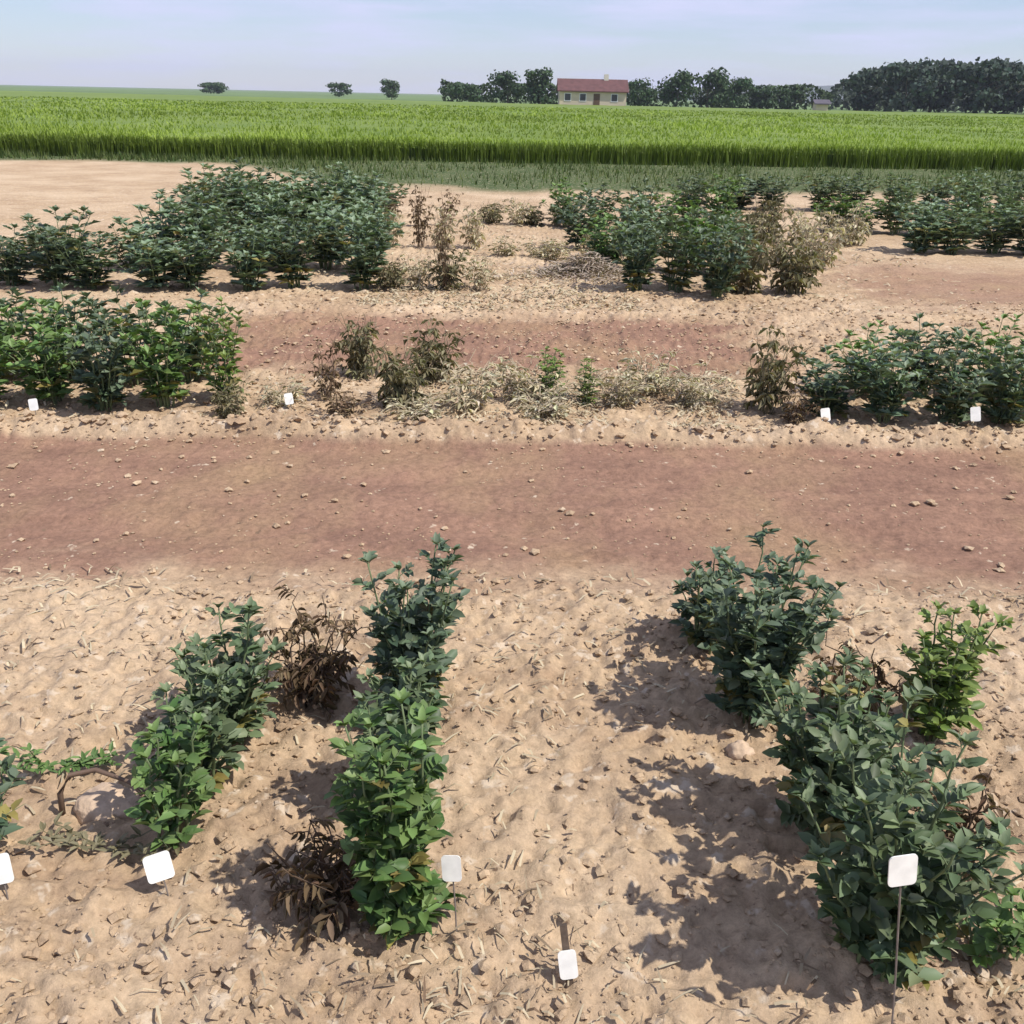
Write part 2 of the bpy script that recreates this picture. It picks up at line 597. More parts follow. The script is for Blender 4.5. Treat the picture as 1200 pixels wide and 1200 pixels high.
def bean_stem(r, h, lean, az, base_off, tone, lsz, simple, dry=False, bare=0.12):
    """one stem with its leaves: returns (stem MB, leaf MB)"""
    st, lf = MB(), MB()
    t0, t1 = (np.array(c) for c in TONES[tone])
    dirv = np.array([math.cos(az), math.sin(az), 0])
    base = np.array([base_off[0], base_off[1], 0.0])
    n = 9
    bend = r.uniform(-0.25, 0.25)
    side = np.array([-dirv[1], dirv[0], 0])
    pts = []
    for i in range(n):
        t = i / (n - 1)
        pts.append(base + dirv * lean * (t ** 1.4) + side * bend * h * 0.25 * t * t + np.array([0, 0, h * (t if not dry else t - 0.12 * t ** 3)])
                   + r.normal(size=3) * (0.004 if not dry else 0.012) * (t > 0))
    r0 = 0.0048 if not dry else 0.0036
    sc = np.array([0.13, 0.17, 0.08]) if not dry else t0 * 1.0
    pts[0][2] -= 0.04
    st.tube(pts, [r0 * (1 - 0.6 * i / (n - 1)) for i in range(n)], 5 if not simple else 4, sc)
    nodes = int((h * (1 - bare)) / (0.036 if not simple else 0.06)) + 1
    phi = r.uniform(0, 6.28)
    for k in range(nodes):
        t = bare + (1 - bare) * (k + 0.5) / nodes
        f = t * (n - 1)
        i = min(int(f), n - 2)
        p = pts[i] * (1 - (f - i)) + pts[i + 1] * (f - i)
        phi += 2.6 + r.uniform(-0.5, 0.5)
        if dry and r.random() < 0.45:
            continue
        up = 0.25 + 0.6 * t + r.uniform(-0.2, 0.3) if not dry else r.uniform(-0.9, 0.3)
        pd = np.array([math.cos(phi), math.sin(phi), up])
        pd /= np.linalg.norm(pd)
        PL = lsz * r.uniform(0.7, 1.2) * (1.15 - 0.45 * t)
        q = p + pd * PL
        st.tube([p, q, q + pd * PL * 0.6], [0.0016, 0.0012, 0.0008], 3, sc, cap=False)
        nl = r.integers(5, 9) if not simple else 4
        lc = t0 + (t1 - t0) * r.random()
        old = r.random() < (0.18 if t < 0.35 else 0.015) and not dry
        if old:
            lc = np.array([0.22, 0.19, 0.06]) * r.uniform(0.7, 1.2)
        sd = np.cross(pd, np.array([0, 0, 1.0]))
        sd /= np.linalg.norm(sd)
        for j in range(nl):
            s = 1 if j % 2 else -1
            b = p + pd * PL * (0.35 + 0.3 * (j // 2) + 0.1 * (j % 2))
            ld = pd * r.uniform(0.3, 0.8) + sd * s * r.uniform(0.6, 1.1) + np.array([0, 0, r.uniform(-0.15, 0.45) if not dry else r.uniform(-1.2, 0)])
            nr = np.array([r.normal() * 0.4, r.normal() * 0.4, 1.0]) + pd * 0.2
            L = lsz * r.uniform(0.75, 1.15) * (1.0 - 0.35 * max(0, t - 0.7) / 0.3)
            if dry:
                L *= r.uniform(0.5, 0.9)
            W = L * (0.56 if not dry else 0.32)
            leaflet(lf, b, ld, nr, L, W, lc * r.uniform(0.72, 1.3) * r.uniform(0.93, 1.07, 3), simple, fold=r.uniform(0.1, 0.35) if not dry else r.uniform(0.4, 0.9), droop=r.uniform(0.05, 0.3))
    # tight young leaves at the tip
    if not dry:
        for j in range(6):
            a = r.uniform(0, 6.28)
            ld = np.array([math.cos(a) * 0.6, math.sin(a) * 0.6, r.uniform(0.5, 1.2)])
            leaflet(lf, pts[-1], ld, np.array([-math.cos(a), -math.sin(a), 0.8]), lsz * r.uniform(0.5, 0.85), lsz * 0.36, t1 * r.uniform(0.9, 1.25), simple)
    return st, lf


def grow(name, cat, label, x, y, h, w, tone, seed, nst, lsz, simple, group=None, dry=False, per_stem=False, dx=0.0):
    r = np.random.default_rng(seed)
    root = thing(name, label, cat, (x, y, gz(x, y)), 0, group)
    S, Lf = MB(), MB()
    for k in range(nst):
        az = 2 * math.pi * (k + r.uniform(-0.3, 0.3)) / nst
        hh = h * r.uniform(0.55, 1.0) if k else h
        lean = max(0.01, (w * 0.5 - lsz * 0.9)) * r.uniform(0.35, 1.1) if k else 0.02
        off = (0.03 * math.cos(az) * r.uniform(0.3, 1.5), 0.03 * math.sin(az) * r.uniform(0.3, 1.5))
        st, lf = bean_stem(r, hh - lsz * 0.5, lean, az, off, tone, lsz, simple, dry, bare=0.05 if not dry else 0.15)
        if dx:
            for mbb in (st, lf):
                for vv in mbb.v:
                    vv[:, 0] += dx * (np.clip(vv[:, 2], 0, None) / h)
        lm = M_DRYLEAF if dry else M_LEAF
        if per_stem:
            so = st.build('stem', M_STEM, root, True)
            if lf.n:
                lf.build('foliage', lm, so, True)
        else:
            for src, dst in ((st, S), (lf, Lf)):
                o = dst.n
                dst.v += src.v
                dst.c += src.c
                dst.f += [tuple(i + o for i in f) for f in src.f]
                dst.n += src.n
    if not per_stem:
        S.build('stem', M_STEM, root)
        if Lf.n:
            Lf.build('foliage', lm, root, True)
    return root


# ------------------------------------------------------------------ foreground plot: each plant grown on its own
# label, x, y, height, width, tone, stems, leaf size, dry, lean in x
FRONT = [
    ('bushy dark green bean plant with white plot tag against its front', 0.75, 1.43, 0.57, 0.40, 'mixed', 20, 0.046, False, 0.0),
    ('bean plant merging into the back of the tagged dark green bush', 0.76, 1.82, 0.47, 0.42, 'mixed', 18, 0.044, False, -0.02),
    ('round blue-green bean plant standing alone near the path edge', 0.67, 2.28, 0.53, 0.40, 'blue', 20, 0.045, False, 0.02),
    ('low bean plant hidden behind the round blue-green one', 0.62, 2.66, 0.32, 0.28, 'blue', 11, 0.043, False, 0.0),
    ('small yellow-green topped bean plant at the right of the front plot', 1.17, 2.21, 0.40, 0.26, 'lime', 11, 0.042, False, 0.0),
    ('upright bright green bean plant between two white plot tags', -0.215, 1.50, 0.55, 0.22, 'mid', 14, 0.045, False, -0.01),
    ('dark bean plant filling the gap behind the upright bright green one', -0.25, 1.86, 0.42, 0.20, 'mixed', 10, 0.043, False, 0.0),
    ('tall dark bluish bean plant rearmost in the left centre column', -0.27, 2.24, 0.55, 0.29, 'blue', 16, 0.045, False, 0.03),
    ('thin bean plant with small crown leaning beside withered brown stalks', -0.74, 2.14, 0.43, 0.29, 'mixed', 13, 0.043, False, 0.03),
    ('narrow bean plant in the middle of the short left column', -0.77, 1.94, 0.34, 0.18, 'mixed', 8, 0.042, False, 0.03),
    ('low narrow bean plant behind the white tag near the left edge', -0.77, 1.74, 0.33, 0.17, 'mid', 7, 0.042, False, 0.04),
    ('small green bean plant cut by the left frame edge', -1.17, 1.72, 0.25, 0.16, 'blue', 5, 0.04, False, 0.0),
    ('withered brown bean plant between two bluish green ones', -0.55, 2.33, 0.36, 0.36, 'brown', 20, 0.055, True, 0.0),
    ('withered dark bean plant drooping left of the upright bright green one', -0.36, 1.55, 0.24, 0.26, 'brown', 20, 0.055, True, -0.02),
    ('bare withered bean plant between the tagged bush and yellow-green plant', 0.98, 2.30, 0.24, 0.28, 'brown', 11, 0.05, True, 0.0),
    ('dried brown bean plant at the right flank of the tagged bush', 0.99, 1.72, 0.32, 0.24, 'brown', 14, 0.05, True, 0.03),
    ('tiny green bean seedling in the lower right corner', 1.00, 1.46, 0.16, 0.14, 'green', 5, 0.04, False, 0.0),
]
for i, (lab, x, y, h, w, tone, nst, ls, dry, dx) in enumerate(FRONT):
    grow('withered_bean_plant' if dry else 'bean_plant', 'plant', lab, x, y, h, w, tone, 100 + i, nst, ls, False,
         group=None, dry=dry, per_stem=True, dx=dx)

# ------------------------------------------------------------------ plants of the plots behind: a few kinds grown once, then copied
PROTO = {}


def proto(kind, k):
    key = (kind, k)
    if key not in PROTO:
        tone, nst, dry, w, ls = {
            'green': ('green', 13, False, 0.50, 0.072), 'teal': ('teal', 14, False, 0.54, 0.075), 'blue': ('blue', 13, False, 0.50, 0.072),
            'lime': ('lime', 10, False, 0.40, 0.062), 'olive': ('olive', 26, True, 0.46, 0.095), 'brown': ('brown', 11, True, 0.36, 0.07),
            'straw': ('straw', 16, True, 0.44, 0.08), 'small': ('lime', 6, False, 0.26, 0.055)}[kind]
        PROTO[key] = grow('withered_bean_plant' if dry else 'bean_plant', 'plant', 'x', 0, -20 - len(PROTO), 0.6, w, tone,
                          400 + 17 * k + len(kind) * 31, nst, ls, True, dry=dry)
        PROTO[key]['fresh'] = 1
    return PROTO[key]


PR = random.Random(5)


def put(kind, label, x, y, h, w=None, group=None):
    p = proto(kind, PR.randrange(3))
    fresh = p.get('fresh', 0)
    o = p if fresh else copy_tree(p)
    if 'fresh' in o:
        del o['fresh']
    if 'fresh' in p:
        del p['fresh']
    o.location = (x, y, gz(x, y))
    o.rotation_euler = (0, 0, PR.uniform(0, 6.28))
    s = h / 0.6
    sw = s if w is None else w / 0.45
    o.rotation_euler = (PR.gauss(0, 0.07), PR.gauss(0, 0.07), o.rotation_euler[2])
    o.scale = (sw, sw * PR.uniform(0.88, 1.12), s)
    tag(o, label, 'plant', group)
    return o


ORD = ['first', 'second', 'third', 'fourth', 'fifth', 'sixth', 'seventh', 'eighth', 'ninth', 'tenth']

# second plot, left clump
for i, (x, y, h, k) in enumerate([(-2.86, 5.00, .55, 'green'), (-2.52, 5.08, .57, 'green'), (-2.20, 4.98, .56, 'blue'), (-1.90, 5.06, .58, 'green')]):
    put(k, f'leafy green bean plant, {ORD[i]} from left in front row, left clump past path', x, y, h, 0.48, 'bean plants left beyond the path')
put('lime', 'light lime green bean plant ending the left clump beyond the path', -1.60, 5.18, .58, .40)
put('olive', 'yellowing low bean plant at the foot of the lime green one', -1.50, 4.90, .24, .28)
for i, (x, y, h, k) in enumerate([(-3.0, 5.5, .55, 'blue'), (-2.62, 5.55, .55, 'teal'), (-2.24, 5.5, .56, 'blue'), (-1.92, 5.58, .55, 'teal')]):
    put(k, f'bluish bean plant, {ORD[i]} from left in back row, left clump past path', x, y, h, 0.48, 'bean plants left beyond the path')
# second plot, right clump
for i, (x, y, h, k) in enumerate([(1.72, 5.16, .40, 'blue'), (2.02, 5.08, .50, 'teal'), (2.36, 5.04, .50, 'blue'), (2.68, 5.10, .52, 'teal'), (3.02, 5.16, .52, 'blue')]):
    put(k, f'dark green bean plant, {ORD[i]} from left in front row, right clump past path', x, y, h, 0.46, 'bean plants right beyond the path')
for i, (x, y, h, k) in enumerate([(2.05, 5.55, .42, 'green'), (2.42, 5.6, .48, 'blue'), (2.80, 5.58, .50, 'green'), (3.18, 5.6, .50, 'blue')]):
    put(k, f'green bean plant, {ORD[i]} from left in back row, right clump past path', x, y, h, 0.46, 'bean plants right beyond the path')
put('olive', 'olive brown withered bean plant left of the right green clump beyond path', 1.40, 5.22, .58, .42)
put('brown', 'collapsed brown bean plant at the foot of the olive withered one', 1.52, 5.02, .28, .34)
# second plot, the dried middle
put('brown', 'thin brown withered bean plant, leftmost in the dried middle beyond path', -1.05, 5.25, .42, .34)
put('olive', 'olive withered bean plant beside the thin brown one beyond path', -0.62, 5.15, .48, .42)
put('straw', 'straw coloured withered bean plant, middle of the dried stretch beyond path', -0.26, 5.12, .36, .50)
put('small', 'small pale green bean plant among straw in the middle beyond path', 0.20, 5.30, .32, .34)
put('straw', 'flattened pale straw bean plant right of the small pale green one', 0.60, 5.28, .30, .56)
put('brown', 'grey brown fallen bean plant left of the thin brown one beyond path', -0.92, 4.98, .18, .46)
put('straw', 'pale straw bean plant near the olive withered one at right beyond path', 1.02, 5.34, .30, .50)


put('straw', 'flat straw tuft in front of the olive withered plant beyond path', -0.50, 4.90, .16, .46)
put('olive', 'second olive withered bean plant, behind the first beyond path', -0.50, 5.60, .46, .42)
put('olive', 'grey olive withered bean plant behind the thin brown one beyond path', -0.95, 5.75, .50, .40)
put('straw', 'pale straw tuft just left of the small pale green plant', 0.02, 5.30, .34, .48)
put('small', 'second small pale green bean plant, beside the first among straw', 0.40, 5.24, .28, .32)
put('straw', 'low straw tuft nearest the path in the middle beyond it', 0.18, 5.00, .22, .50)
put('straw', 'low straw tuft behind the flattened one right of the pale green', 0.80, 5.56, .32, .54)
put('straw', 'low pale straw tuft left of the lime green plant foot', -1.28, 5.12, .18, .40)


def row(kinds, label_kind, where, x0, x1, y, n, h, w, group, jit=0.10):
    for i in range(n):
        x = x0 + (x1 - x0) * i / max(1, n - 1) + PR.uniform(-jit, jit)
        yy = y + 0.03 * x + PR.uniform(-jit, jit) * 1.5
        put(PR.choice(kinds), f'{label_kind} bean plant, {ORD[i]} from left in {where}', x, yy, h * PR.uniform(0.76, 1.14), w * PR.uniform(0.9, 1.12), group)


# third range, left thicket
GL = 'bean plants of the far left thicket'
row(['teal', 'blue'], 'blue-green', 'front row of the far left thicket', -4.45, -1.45, 8.55, 8, .60, .64, GL)
row(['blue'], 'low blue-green', 'low left end of the far left thicket', -4.7, -3.75, 9.4, 3, .42, .52, GL)
row(['teal'], 'blue-green', 'second row of the far left thicket', -3.4, -1.50, 9.65, 6, .66, .72, GL)
row(['teal', 'blue'], 'blue-green', 'third row of the far left thicket', -3.5, -1.65, 10.9, 5, .68, .76, GL)
row(['teal'], 'blue-green', 'fourth row of the far left thicket', -3.7, -1.8, 12.3, 6, .70, .78, GL)
row(['teal', 'blue'], 'blue-green', 'rearmost row of the far left thicket', -4.1, -2.0, 13.9, 6, .70, .85, GL)
# third range, right thicket
GR = 'bean plants of the far right thicket'
row(['teal', 'blue'], 'dark green', 'front row of the far right thicket', 1.05, 1.80, 8.65, 3, .64, .62, GR)
row(['teal', 'green'], 'dark green', 'second row of the far right thicket', 0.95, 2.0, 9.8, 4, .64, .62, GR)
row(['blue', 'teal'], 'dark green', 'third row of the far right thicket', 0.8, 2.3, 11.2, 5, .64, .62, GR)
row(['blue', 'green'], 'dark green', 'rearmost row of the far right thicket', 0.7, 2.7, 13.2, 6, .64, .68, GR)
GD = 'withered bean plants right of the far right thicket'
row(['olive'], 'olive grey withered', 'front of far right dry patch', 2.1, 2.5, 8.75, 2, .72, .66, GD)
row(['olive', 'straw'], 'olive grey withered', 'middle of far right dry patch', 2.3, 3.2, 10.2, 4, .68, .66, GD)
row(['olive', 'straw'], 'olive grey withered', 'back of far right dry patch', 2.7, 4.2, 12.0, 5, .64, .72, GD)
GE = 'bean plants at the far right edge'
row(['teal', 'blue'], 'grey-green', 'far right edge front row', 4.7, 6.3, 11.5, 5, .60, .74, GE)
row(['teal', 'green'], 'grey-green', 'far right edge second row', 4.2, 7.0, 13.2, 8, .62, .74, GE)
row(['blue', 'teal'], 'grey-green', 'far right row nearest tall crop', 2.8, 8.6, 16.0, 10, .66, .85, GE)
# dried stalks in the middle gap
put('brown', 'tall dark withered stalks standing alone in the far middle gap', -0.62, 8.6, .80, .24)
GM = 'withered bean plants in the far middle gap'
row(['olive', 'straw'], 'pale brown withered', 'front of far middle gap', -1.15, -0.30, 8.7, 4, .42, .46, GM, .04)
row(['olive', 'brown', 'straw'], 'pale brown withered', 'rear of far middle gap', -1.4, -0.5, 11.2, 4, .60, .44, GM, .04)
row(['straw'], 'straw coloured withered', 'right half of far middle gap', -0.1, 0.75, 10.6, 4, .34, .56, GM)
row(['straw', 'olive'], 'straw coloured withered', 'rear right half of far middle gap', -0.4, 0.5, 13.5, 4, .40, .56, GM)
row(['olive', 'brown'], 'pale brown withered', 'very back of far middle gap', -1.7, -0.9, 13.2, 3, .65, .44, GM, .04)

# ------------------------------------------------------------------ plot tags
M_TAG = simple_mat('white_plastic', (0.80, 0.79, 0.74), 0.45, 0.12, 28)
M_STAKE = simple_mat('rusty_wire', (0.17, 0.14, 0.12), 0.7, 0.3, 30)
M_WOOD = simple_mat('dark_wood', (0.10, 0.07, 0.05), 0.8, 0.3, 40, 0.3)


def rounded_panel(mb, w, h, t, z0, r=0.008):
    pts = []
    for cx_, cz, a0 in ((w / 2 - r, z0 + h - r, 0), (-w / 2 + r, z0 + h - r, 90), (-w / 2 + r, z0 + r, 180), (w / 2 - r, z0 + r, 270)):
        for k in range(4):
            a = math.radians(a0 + 30 * k)
            pts.append((cx_ + r * math.cos(a), cz + r * math.sin(a)))
    n = len(pts)
    vs = [(x, -t / 2, z) for x, z in pts] + [(x, t / 2, z) for x, z in pts]
    fs = [tuple(range(n)), tuple(reversed(range(n, 2 * n)))]
    for k in range(n):
        fs.append(((k + 1) % n, k, n + k, n + (k + 1) % n))
    mb.add(vs, fs)


def plot_tag(label, x, y, w, h, z0, tilt, rz, wood=False):
    root = thing('plot_tag', label, 'tag', (x, y, gz(x, y)), rz, 'white plot tags')
    root.rotation_euler = (math.radians(tilt), math.radians(tilt * 0.4), rz)
    a = MB()
    rounded_panel(a, w, h, 0.0025, z0)
    a.build('tag_face', M_TAG, root)
    b = MB()
    if wood:
        b.box(-0.007, 0.007, 0.0035, 0.0125, -0.06, z0 + h + 0.05)
    else:
        b.tube([(0, 0.0045, -0.06), (0.002, 0.0045, z0 * 0.5), (0, 0.0045, z0 + h * 0.8)], [0.0017, 0.0017, 0.0017], 6)
    b.build('stake', M_WOOD if wood else M_STAKE, root)
    return root


plot_tag('white plot tag standing in front of the bushy dark green plant', 0.692, 1.19, 0.050, 0.058, 0.385, -8, 0.15)
plot_tag('white plot tag at the foot of the upright bright green plant', -0.096, 1.47, 0.040, 0.056, 0.12, -14, -0.1)
plot_tag('white plot tag at the foot of the low narrow plant on the left', -0.715, 1.56, 0.055, 0.06, 0.04, -22, 0.35)
plot_tag('white plot tag on dark wooden peg in bare soil at bottom centre', 0.135, 1.37, 0.036, 0.06, 0.02, -16, 0.1, True)
plot_tag('white plot tag cut by the left frame edge', -1.055, 1.55, 0.05, 0.065, 0.04, -20, 0.2)
plot_tag('small white plot tag left of the right clump beyond the path', 1.66, 4.90, 0.05, 0.07, 0.04, -18, 0.1)
plot_tag('small white plot tag in front of the right clump, nearest right frame edge', 2.40, 4.80, 0.05, 0.075, 0.05, -18, -0.1)
plot_tag('small white plot tag in front of the left clump beyond the path', -2.45, 4.72, 0.045, 0.06, 0.03, -18, 0.1)
plot_tag('small white plot tag by the thin brown withered plant beyond the path', -1.20, 4.98, 0.045, 0.06, 0.03, -18, 0.2)

# ------------------------------------------------------------------ lumps of earth, stalk, straw heap
M_CLOD = simple_mat('pale_clod', (0.50, 0.37, 0.26), 0.95, 0.2, 30, 0.6)


def lump(name, label, cat, x, y, sx, sy, sz, seed, mat):
    r = np.random.default_rng(seed)
    n, k = 22, 12
    vs, fs = [(0, 0, 1.0)], []
    for j in range(1, k):
        t = j / (k - 1) * math.pi * 0.62
        for i in range(n):
            a = 2 * math.pi * i / n
            vs.append((math.sin(t) * math.cos(a), math.sin(t) * math.sin(a), math.cos(t)))
    vs = np.array(vs)
    d = fbm(vs[:, 0] * 2 + seed, vs[:, 1] * 2 + vs[:, 2], seed, 4)
    vs = vs * (1 + 0.7 * d[:, None])
    for i in range(n):
        fs.append((0, 1 + i, 1 + (i + 1) % n))
    for j in range(k - 2):
        for i in range(n):
            a, b = 1 + j * n + i, 1 + j * n + (i + 1) % n
            fs.append((a, a + n, b + n, b))
    mb = MB()
    mb.add(vs * np.array([sx, sy, sz]), fs)
    o = mb.build(name, mat, None, True)
    o.location = (x, y, gz(x, y) - sz * 0.1)
    return tag(o, label, cat)


lump('earth_clod', 'large pale clod of earth under the arched dry stalk', 'clod', -0.96, 1.86, 0.085, 0.06, 0.05, 3, M_CLOD)
lump('earth_clod', 'pale clod of earth right of the round blue-green plant', 'clod', 0.62, 2.12, 0.035, 0.03, 0.03, 5, M_CLOD)


def straw_heap():
    r = np.random.default_rng(55)
    mb = MB()
    for k in range(1500):
        u = r.normal(size=2) * np.array([0.26, 0.2])
        z = 0.20 * math.exp(-(u[0] / 0.26) ** 2 - (u[1] / 0.22) ** 2) * r.uniform(0.2, 1.1)
        a = r.uniform(0, 6.28)
        L, w = r.uniform(0.05, 0.16), r.uniform(0.003, 0.008)
        d = np.array([math.cos(a), math.sin(a), r.uniform(-0.2, 0.35)]) * L
        q = np.array([-math.sin(a), math.cos(a), r.uniform(-0.6, 0.6)]) * w
        p = np.array([u[0], u[1], z + 0.005])
        t = r.random()
        mb.add([p - q, p + q, p + d * .5 + q + (0, 0, .012), p + d * .5 - q + (0, 0, .012), p + d], [(0, 1, 2, 3), (3, 2, 4)],
               np.array([0.48, 0.41, 0.34]) * (1 - t) + np.array([0.22, 0.16, 0.13]) * t)
    o = mb.build('straw_heap', M_DRYLEAF)
    o.location = (0.66, 9.6, gz(0.66, 9.6))
    return tag(o, 'low heap of greyish straw left of the far right thicket', 'straw heap')


straw_heap()

ar = MB()
pts = [(-0.09, 0.0, -0.02), (-0.085, 0.0, 0.06), (-0.06, 0.01, 0.105), (0.0, 0.02, 0.115), (0.08, 0.0, 0.10), (0.16, -0.03, 0.07), (0.2, -0.05, 0.02)]
ar.tube(pts, [0.007, 0.007, 0.0065, 0.006, 0.005, 0.004, 0.003], 6, (0.13, 0.085, 0.06))
a_ = ar.build('dry_stalk', M_STEM, None, True)
a_.location = (-0.97, 1.83, gz(-0.97, 1.83))
tag(a_, 'dark dry stalk arching over a pale clod at the left', 'stalk')


def runner(label, x, y, L, seed, tone):
    r = np.random.default_rng(seed)
    root = thing('creeping_weed', label, 'weed', (x, y, gz(x, y)), 0)
    S, F = MB(), MB()
    t0, t1 = (np.array(c) for c in TONES[tone])
    for k in range(6):
        a = r.uniform(-0.5, 0.5) + (math.pi if k % 2 else 0)
        ps = [np.array([0, 0, 0.0])]
        for i in range(6):
            a += r.uniform(-0.3, 0.3)
            ps.append(ps[-1] + np.array([math.cos(a), math.sin(a) * 0.6, 0]) * L / 6 + np.array([0, 0, r.uniform(-0.004, 0.012)]))
            ps[-1][2] = max(0.012, ps[-1][2])
            for _ in range(3):
                d = np.array([r.normal(), r.normal(), r.uniform(0, 0.8)])
                leaflet(F, ps[-1], d, np.array([0, 0, 1.0]), r.uniform(.018, .035), .012, t0 + (t1 - t0) * r.random(), False)
        S.tube(ps, [0.003 - 0.0003 * i for i in range(7)], 4, t0)
    S.build('stem', M_STEM, root)
    F.build('foliage', M_LEAF, root)


runner('olive green weed creeping over soil left of the low narrow plant', -0.90, 1.70, 0.17, 12, 'olive')
runner('dull green weed creeping over soil in the far left foreground', -1.12, 1.95, 0.14, 13, 'green')

# ------------------------------------------------------------------ loose clods and dry litter (uncountable)
def scatter_clods():
    r = np.random.default_rng(77)
    n = 42000
    u = r.random(n)
    Y = 1.1 + 7.5 * u ** 1.6
    X = r.uniform(-1, 1, n) * (0.75 + 0.60 * Y)
    size = 0.0018 + 0.014 * r.random(n) ** 7 + 0.0008 * Y
    dens = vnoise(X * 2.2, Y * 2.2, 91)
    h, al = gza(X, Y)
    lip = np.exp(-((Y - far_edge(X) - 0.1) / 0.12) ** 2)
    keep = r.random(n) < (0.12 + 0.9 * dens) * (1 - 0.8 * al) + lip * 0.6
    X, Y, h, size, lip = X[keep], Y[keep], h[keep], size[keep] * (1 + 0.6 * lip[keep]), lip[keep]
    base = np.array([(1, 0, 0), (-1, 0, 0), (0, 1, 0), (0, -1, 0), (0, 0, 1), (0, 0, -1),
                     (.62, .62, .5), (-.62, .62, .5), (.62, -.62, .5), (-.62, -.62, .5)], float)
    fc = [(4, 0 + 6, 7), (4, 7, 9), (4, 9, 8), (4, 8, 6), (6, 2, 7), (7, 1, 9), (9, 3, 8), (8, 0, 6),
          (6, 0, 2), (7, 2, 1), (9, 1, 3), (8, 3, 0), (5, 2, 0), (5, 1, 2), (5, 3, 1), (5, 0, 3)]
    mb = MB()
    for x, y, z, s in zip(X, Y, h, size):
        v = base * (1 + r.uniform(-0.35, 0.35, (10, 1))) * np.array([1.15, 1.0, 0.75]) * s
        a = r.uniform(0, 6.28)
        c_, s_ = math.cos(a), math.sin(a)
        v = np.stack([v[:, 0] * c_ - v[:, 1] * s_ + x, v[:, 0] * s_ + v[:, 1] * c_ + y, v[:, 2] + z + s * 0.3], -1)
        k = r.uniform(0.75, 1.2)
        mb.add(v, fc, np.array([0.44, 0.32, 0.215]) * k * r.uniform(0.94, 1.06, 3))
    return mb


M_LOOSE = leaf_mat('loose_soil', 0.95, 0.0, 0.1)
tag(scatter_clods().build('soil_crumbs', M_SOIL), 'loose crumbs and small clods of dry earth on the plots', 'soil crumbs', kind='stuff')


def scatter_straw():
    r = np.random.default_rng(78)
    mb = MB()
    n = 15000
    for k in range(n):
        zone = r.random()
        if zone < 0.25:
            y = 1.15 + 2.0 * r.random() ** 1.3
            x = r.uniform(-1, 1) * (0.7 + 0.6 * y)
        elif zone < 0.40:
            y = 4.75 + 1.2 * r.random()
            x = r.uniform(-3.4, 3.6)
        elif zone < 0.68:
            y = 4.72 + 1.2 * r.random()
            x = r.uniform(-0.6, 1.35)
        elif zone < 0.85:
            y = 7.7 + 2.2 * r.random()
            x = r.uniform(-1.3, 1.0)
        else:
            y = 7.4 + 6 * r.random()
            x = r.uniform(-2.0, 4.5)
        if vnoise(np.array([x * 3]), np.array([y * 3]), 33)[0] < r.uniform(0.2, 0.75):
            continue
        z = gz(x, y)
        L = r.uniform(0.008, 0.045) * (1 + 0.14 * y)
        w = r.uniform(0.0007, 0.0018) * (1 + 0.5 * y)
        a = r.uniform(0, 6.28)
        d = np.array([math.cos(a), math.sin(a), r.uniform(-0.05, 0.25)])
        s = np.array([-math.sin(a), math.cos(a), r.uniform(-0.4, 0.4)]) * w
        p = np.array([x, y, z + 0.006 + r.uniform(0, 0.012)])
        mid_ = p + d * L * 0.5 + np.array([0, 0, r.uniform(0, 0.012)])
        t = r.random()
        t = t ** 1.8
        col = np.array([0.56, 0.48, 0.34]) * (1 - t) + np.array([0.16, 0.105, 0.07]) * t
        e = p + d * L
        mb.add([p - s, p + s, mid_ + s, mid_ - s, e + s * .4, e - s * .4], [(0, 1, 2, 3), (3, 2, 4, 5)], col)
    return mb


tag(scatter_straw().build('straw_litter', M_DRYLEAF), 'broken straw and dead leaf litter scattered over the plots', 'litter', kind='stuff')

# ------------------------------------------------------------------ grass verge in front of the crop
def verge():
    r = np.random.default_rng(79)
    mb = MB()
    for k in range(16000):
        x = r.uniform(-16, 20)
        y = verge_edge(x) + (crop_edge(x) - verge_edge(x)) * r.random() ** 0.6
        if vnoise(np.array([x * 0.8]), np.array([y * 0.8]), 35)[0] < r.uniform(0.1, 0.65):
            continue
        L, w, a = r.uniform(0.06, 0.2), r.uniform(0.008, 0.016), r.uniform(0, 6.28)
        tip = np.array([math.cos(a) * L * 0.5, math.sin(a) * L * 0.5, L])
        s = np.array([-math.sin(a), math.cos(a), 0]) * w
        p = np.array([x, y, 0.0])
        t = r.random()
        mb.add([p - s, p + s, p + tip], [(0, 1, 2)], np.array([0.05, 0.09, 0.025]) * (1 - t) + np.array([0.13, 0.15, 0.055]) * t)
    return mb


tag(verge().build('grass', M_DRYLEAF), 'short rough grass in front of the tall green crop', 'grass', kind='stuff')

# ------------------------------------------------------------------ standing green crop
M_CROP = leaf_mat('crop_leaf', 0.55, 0.25, 0.2)


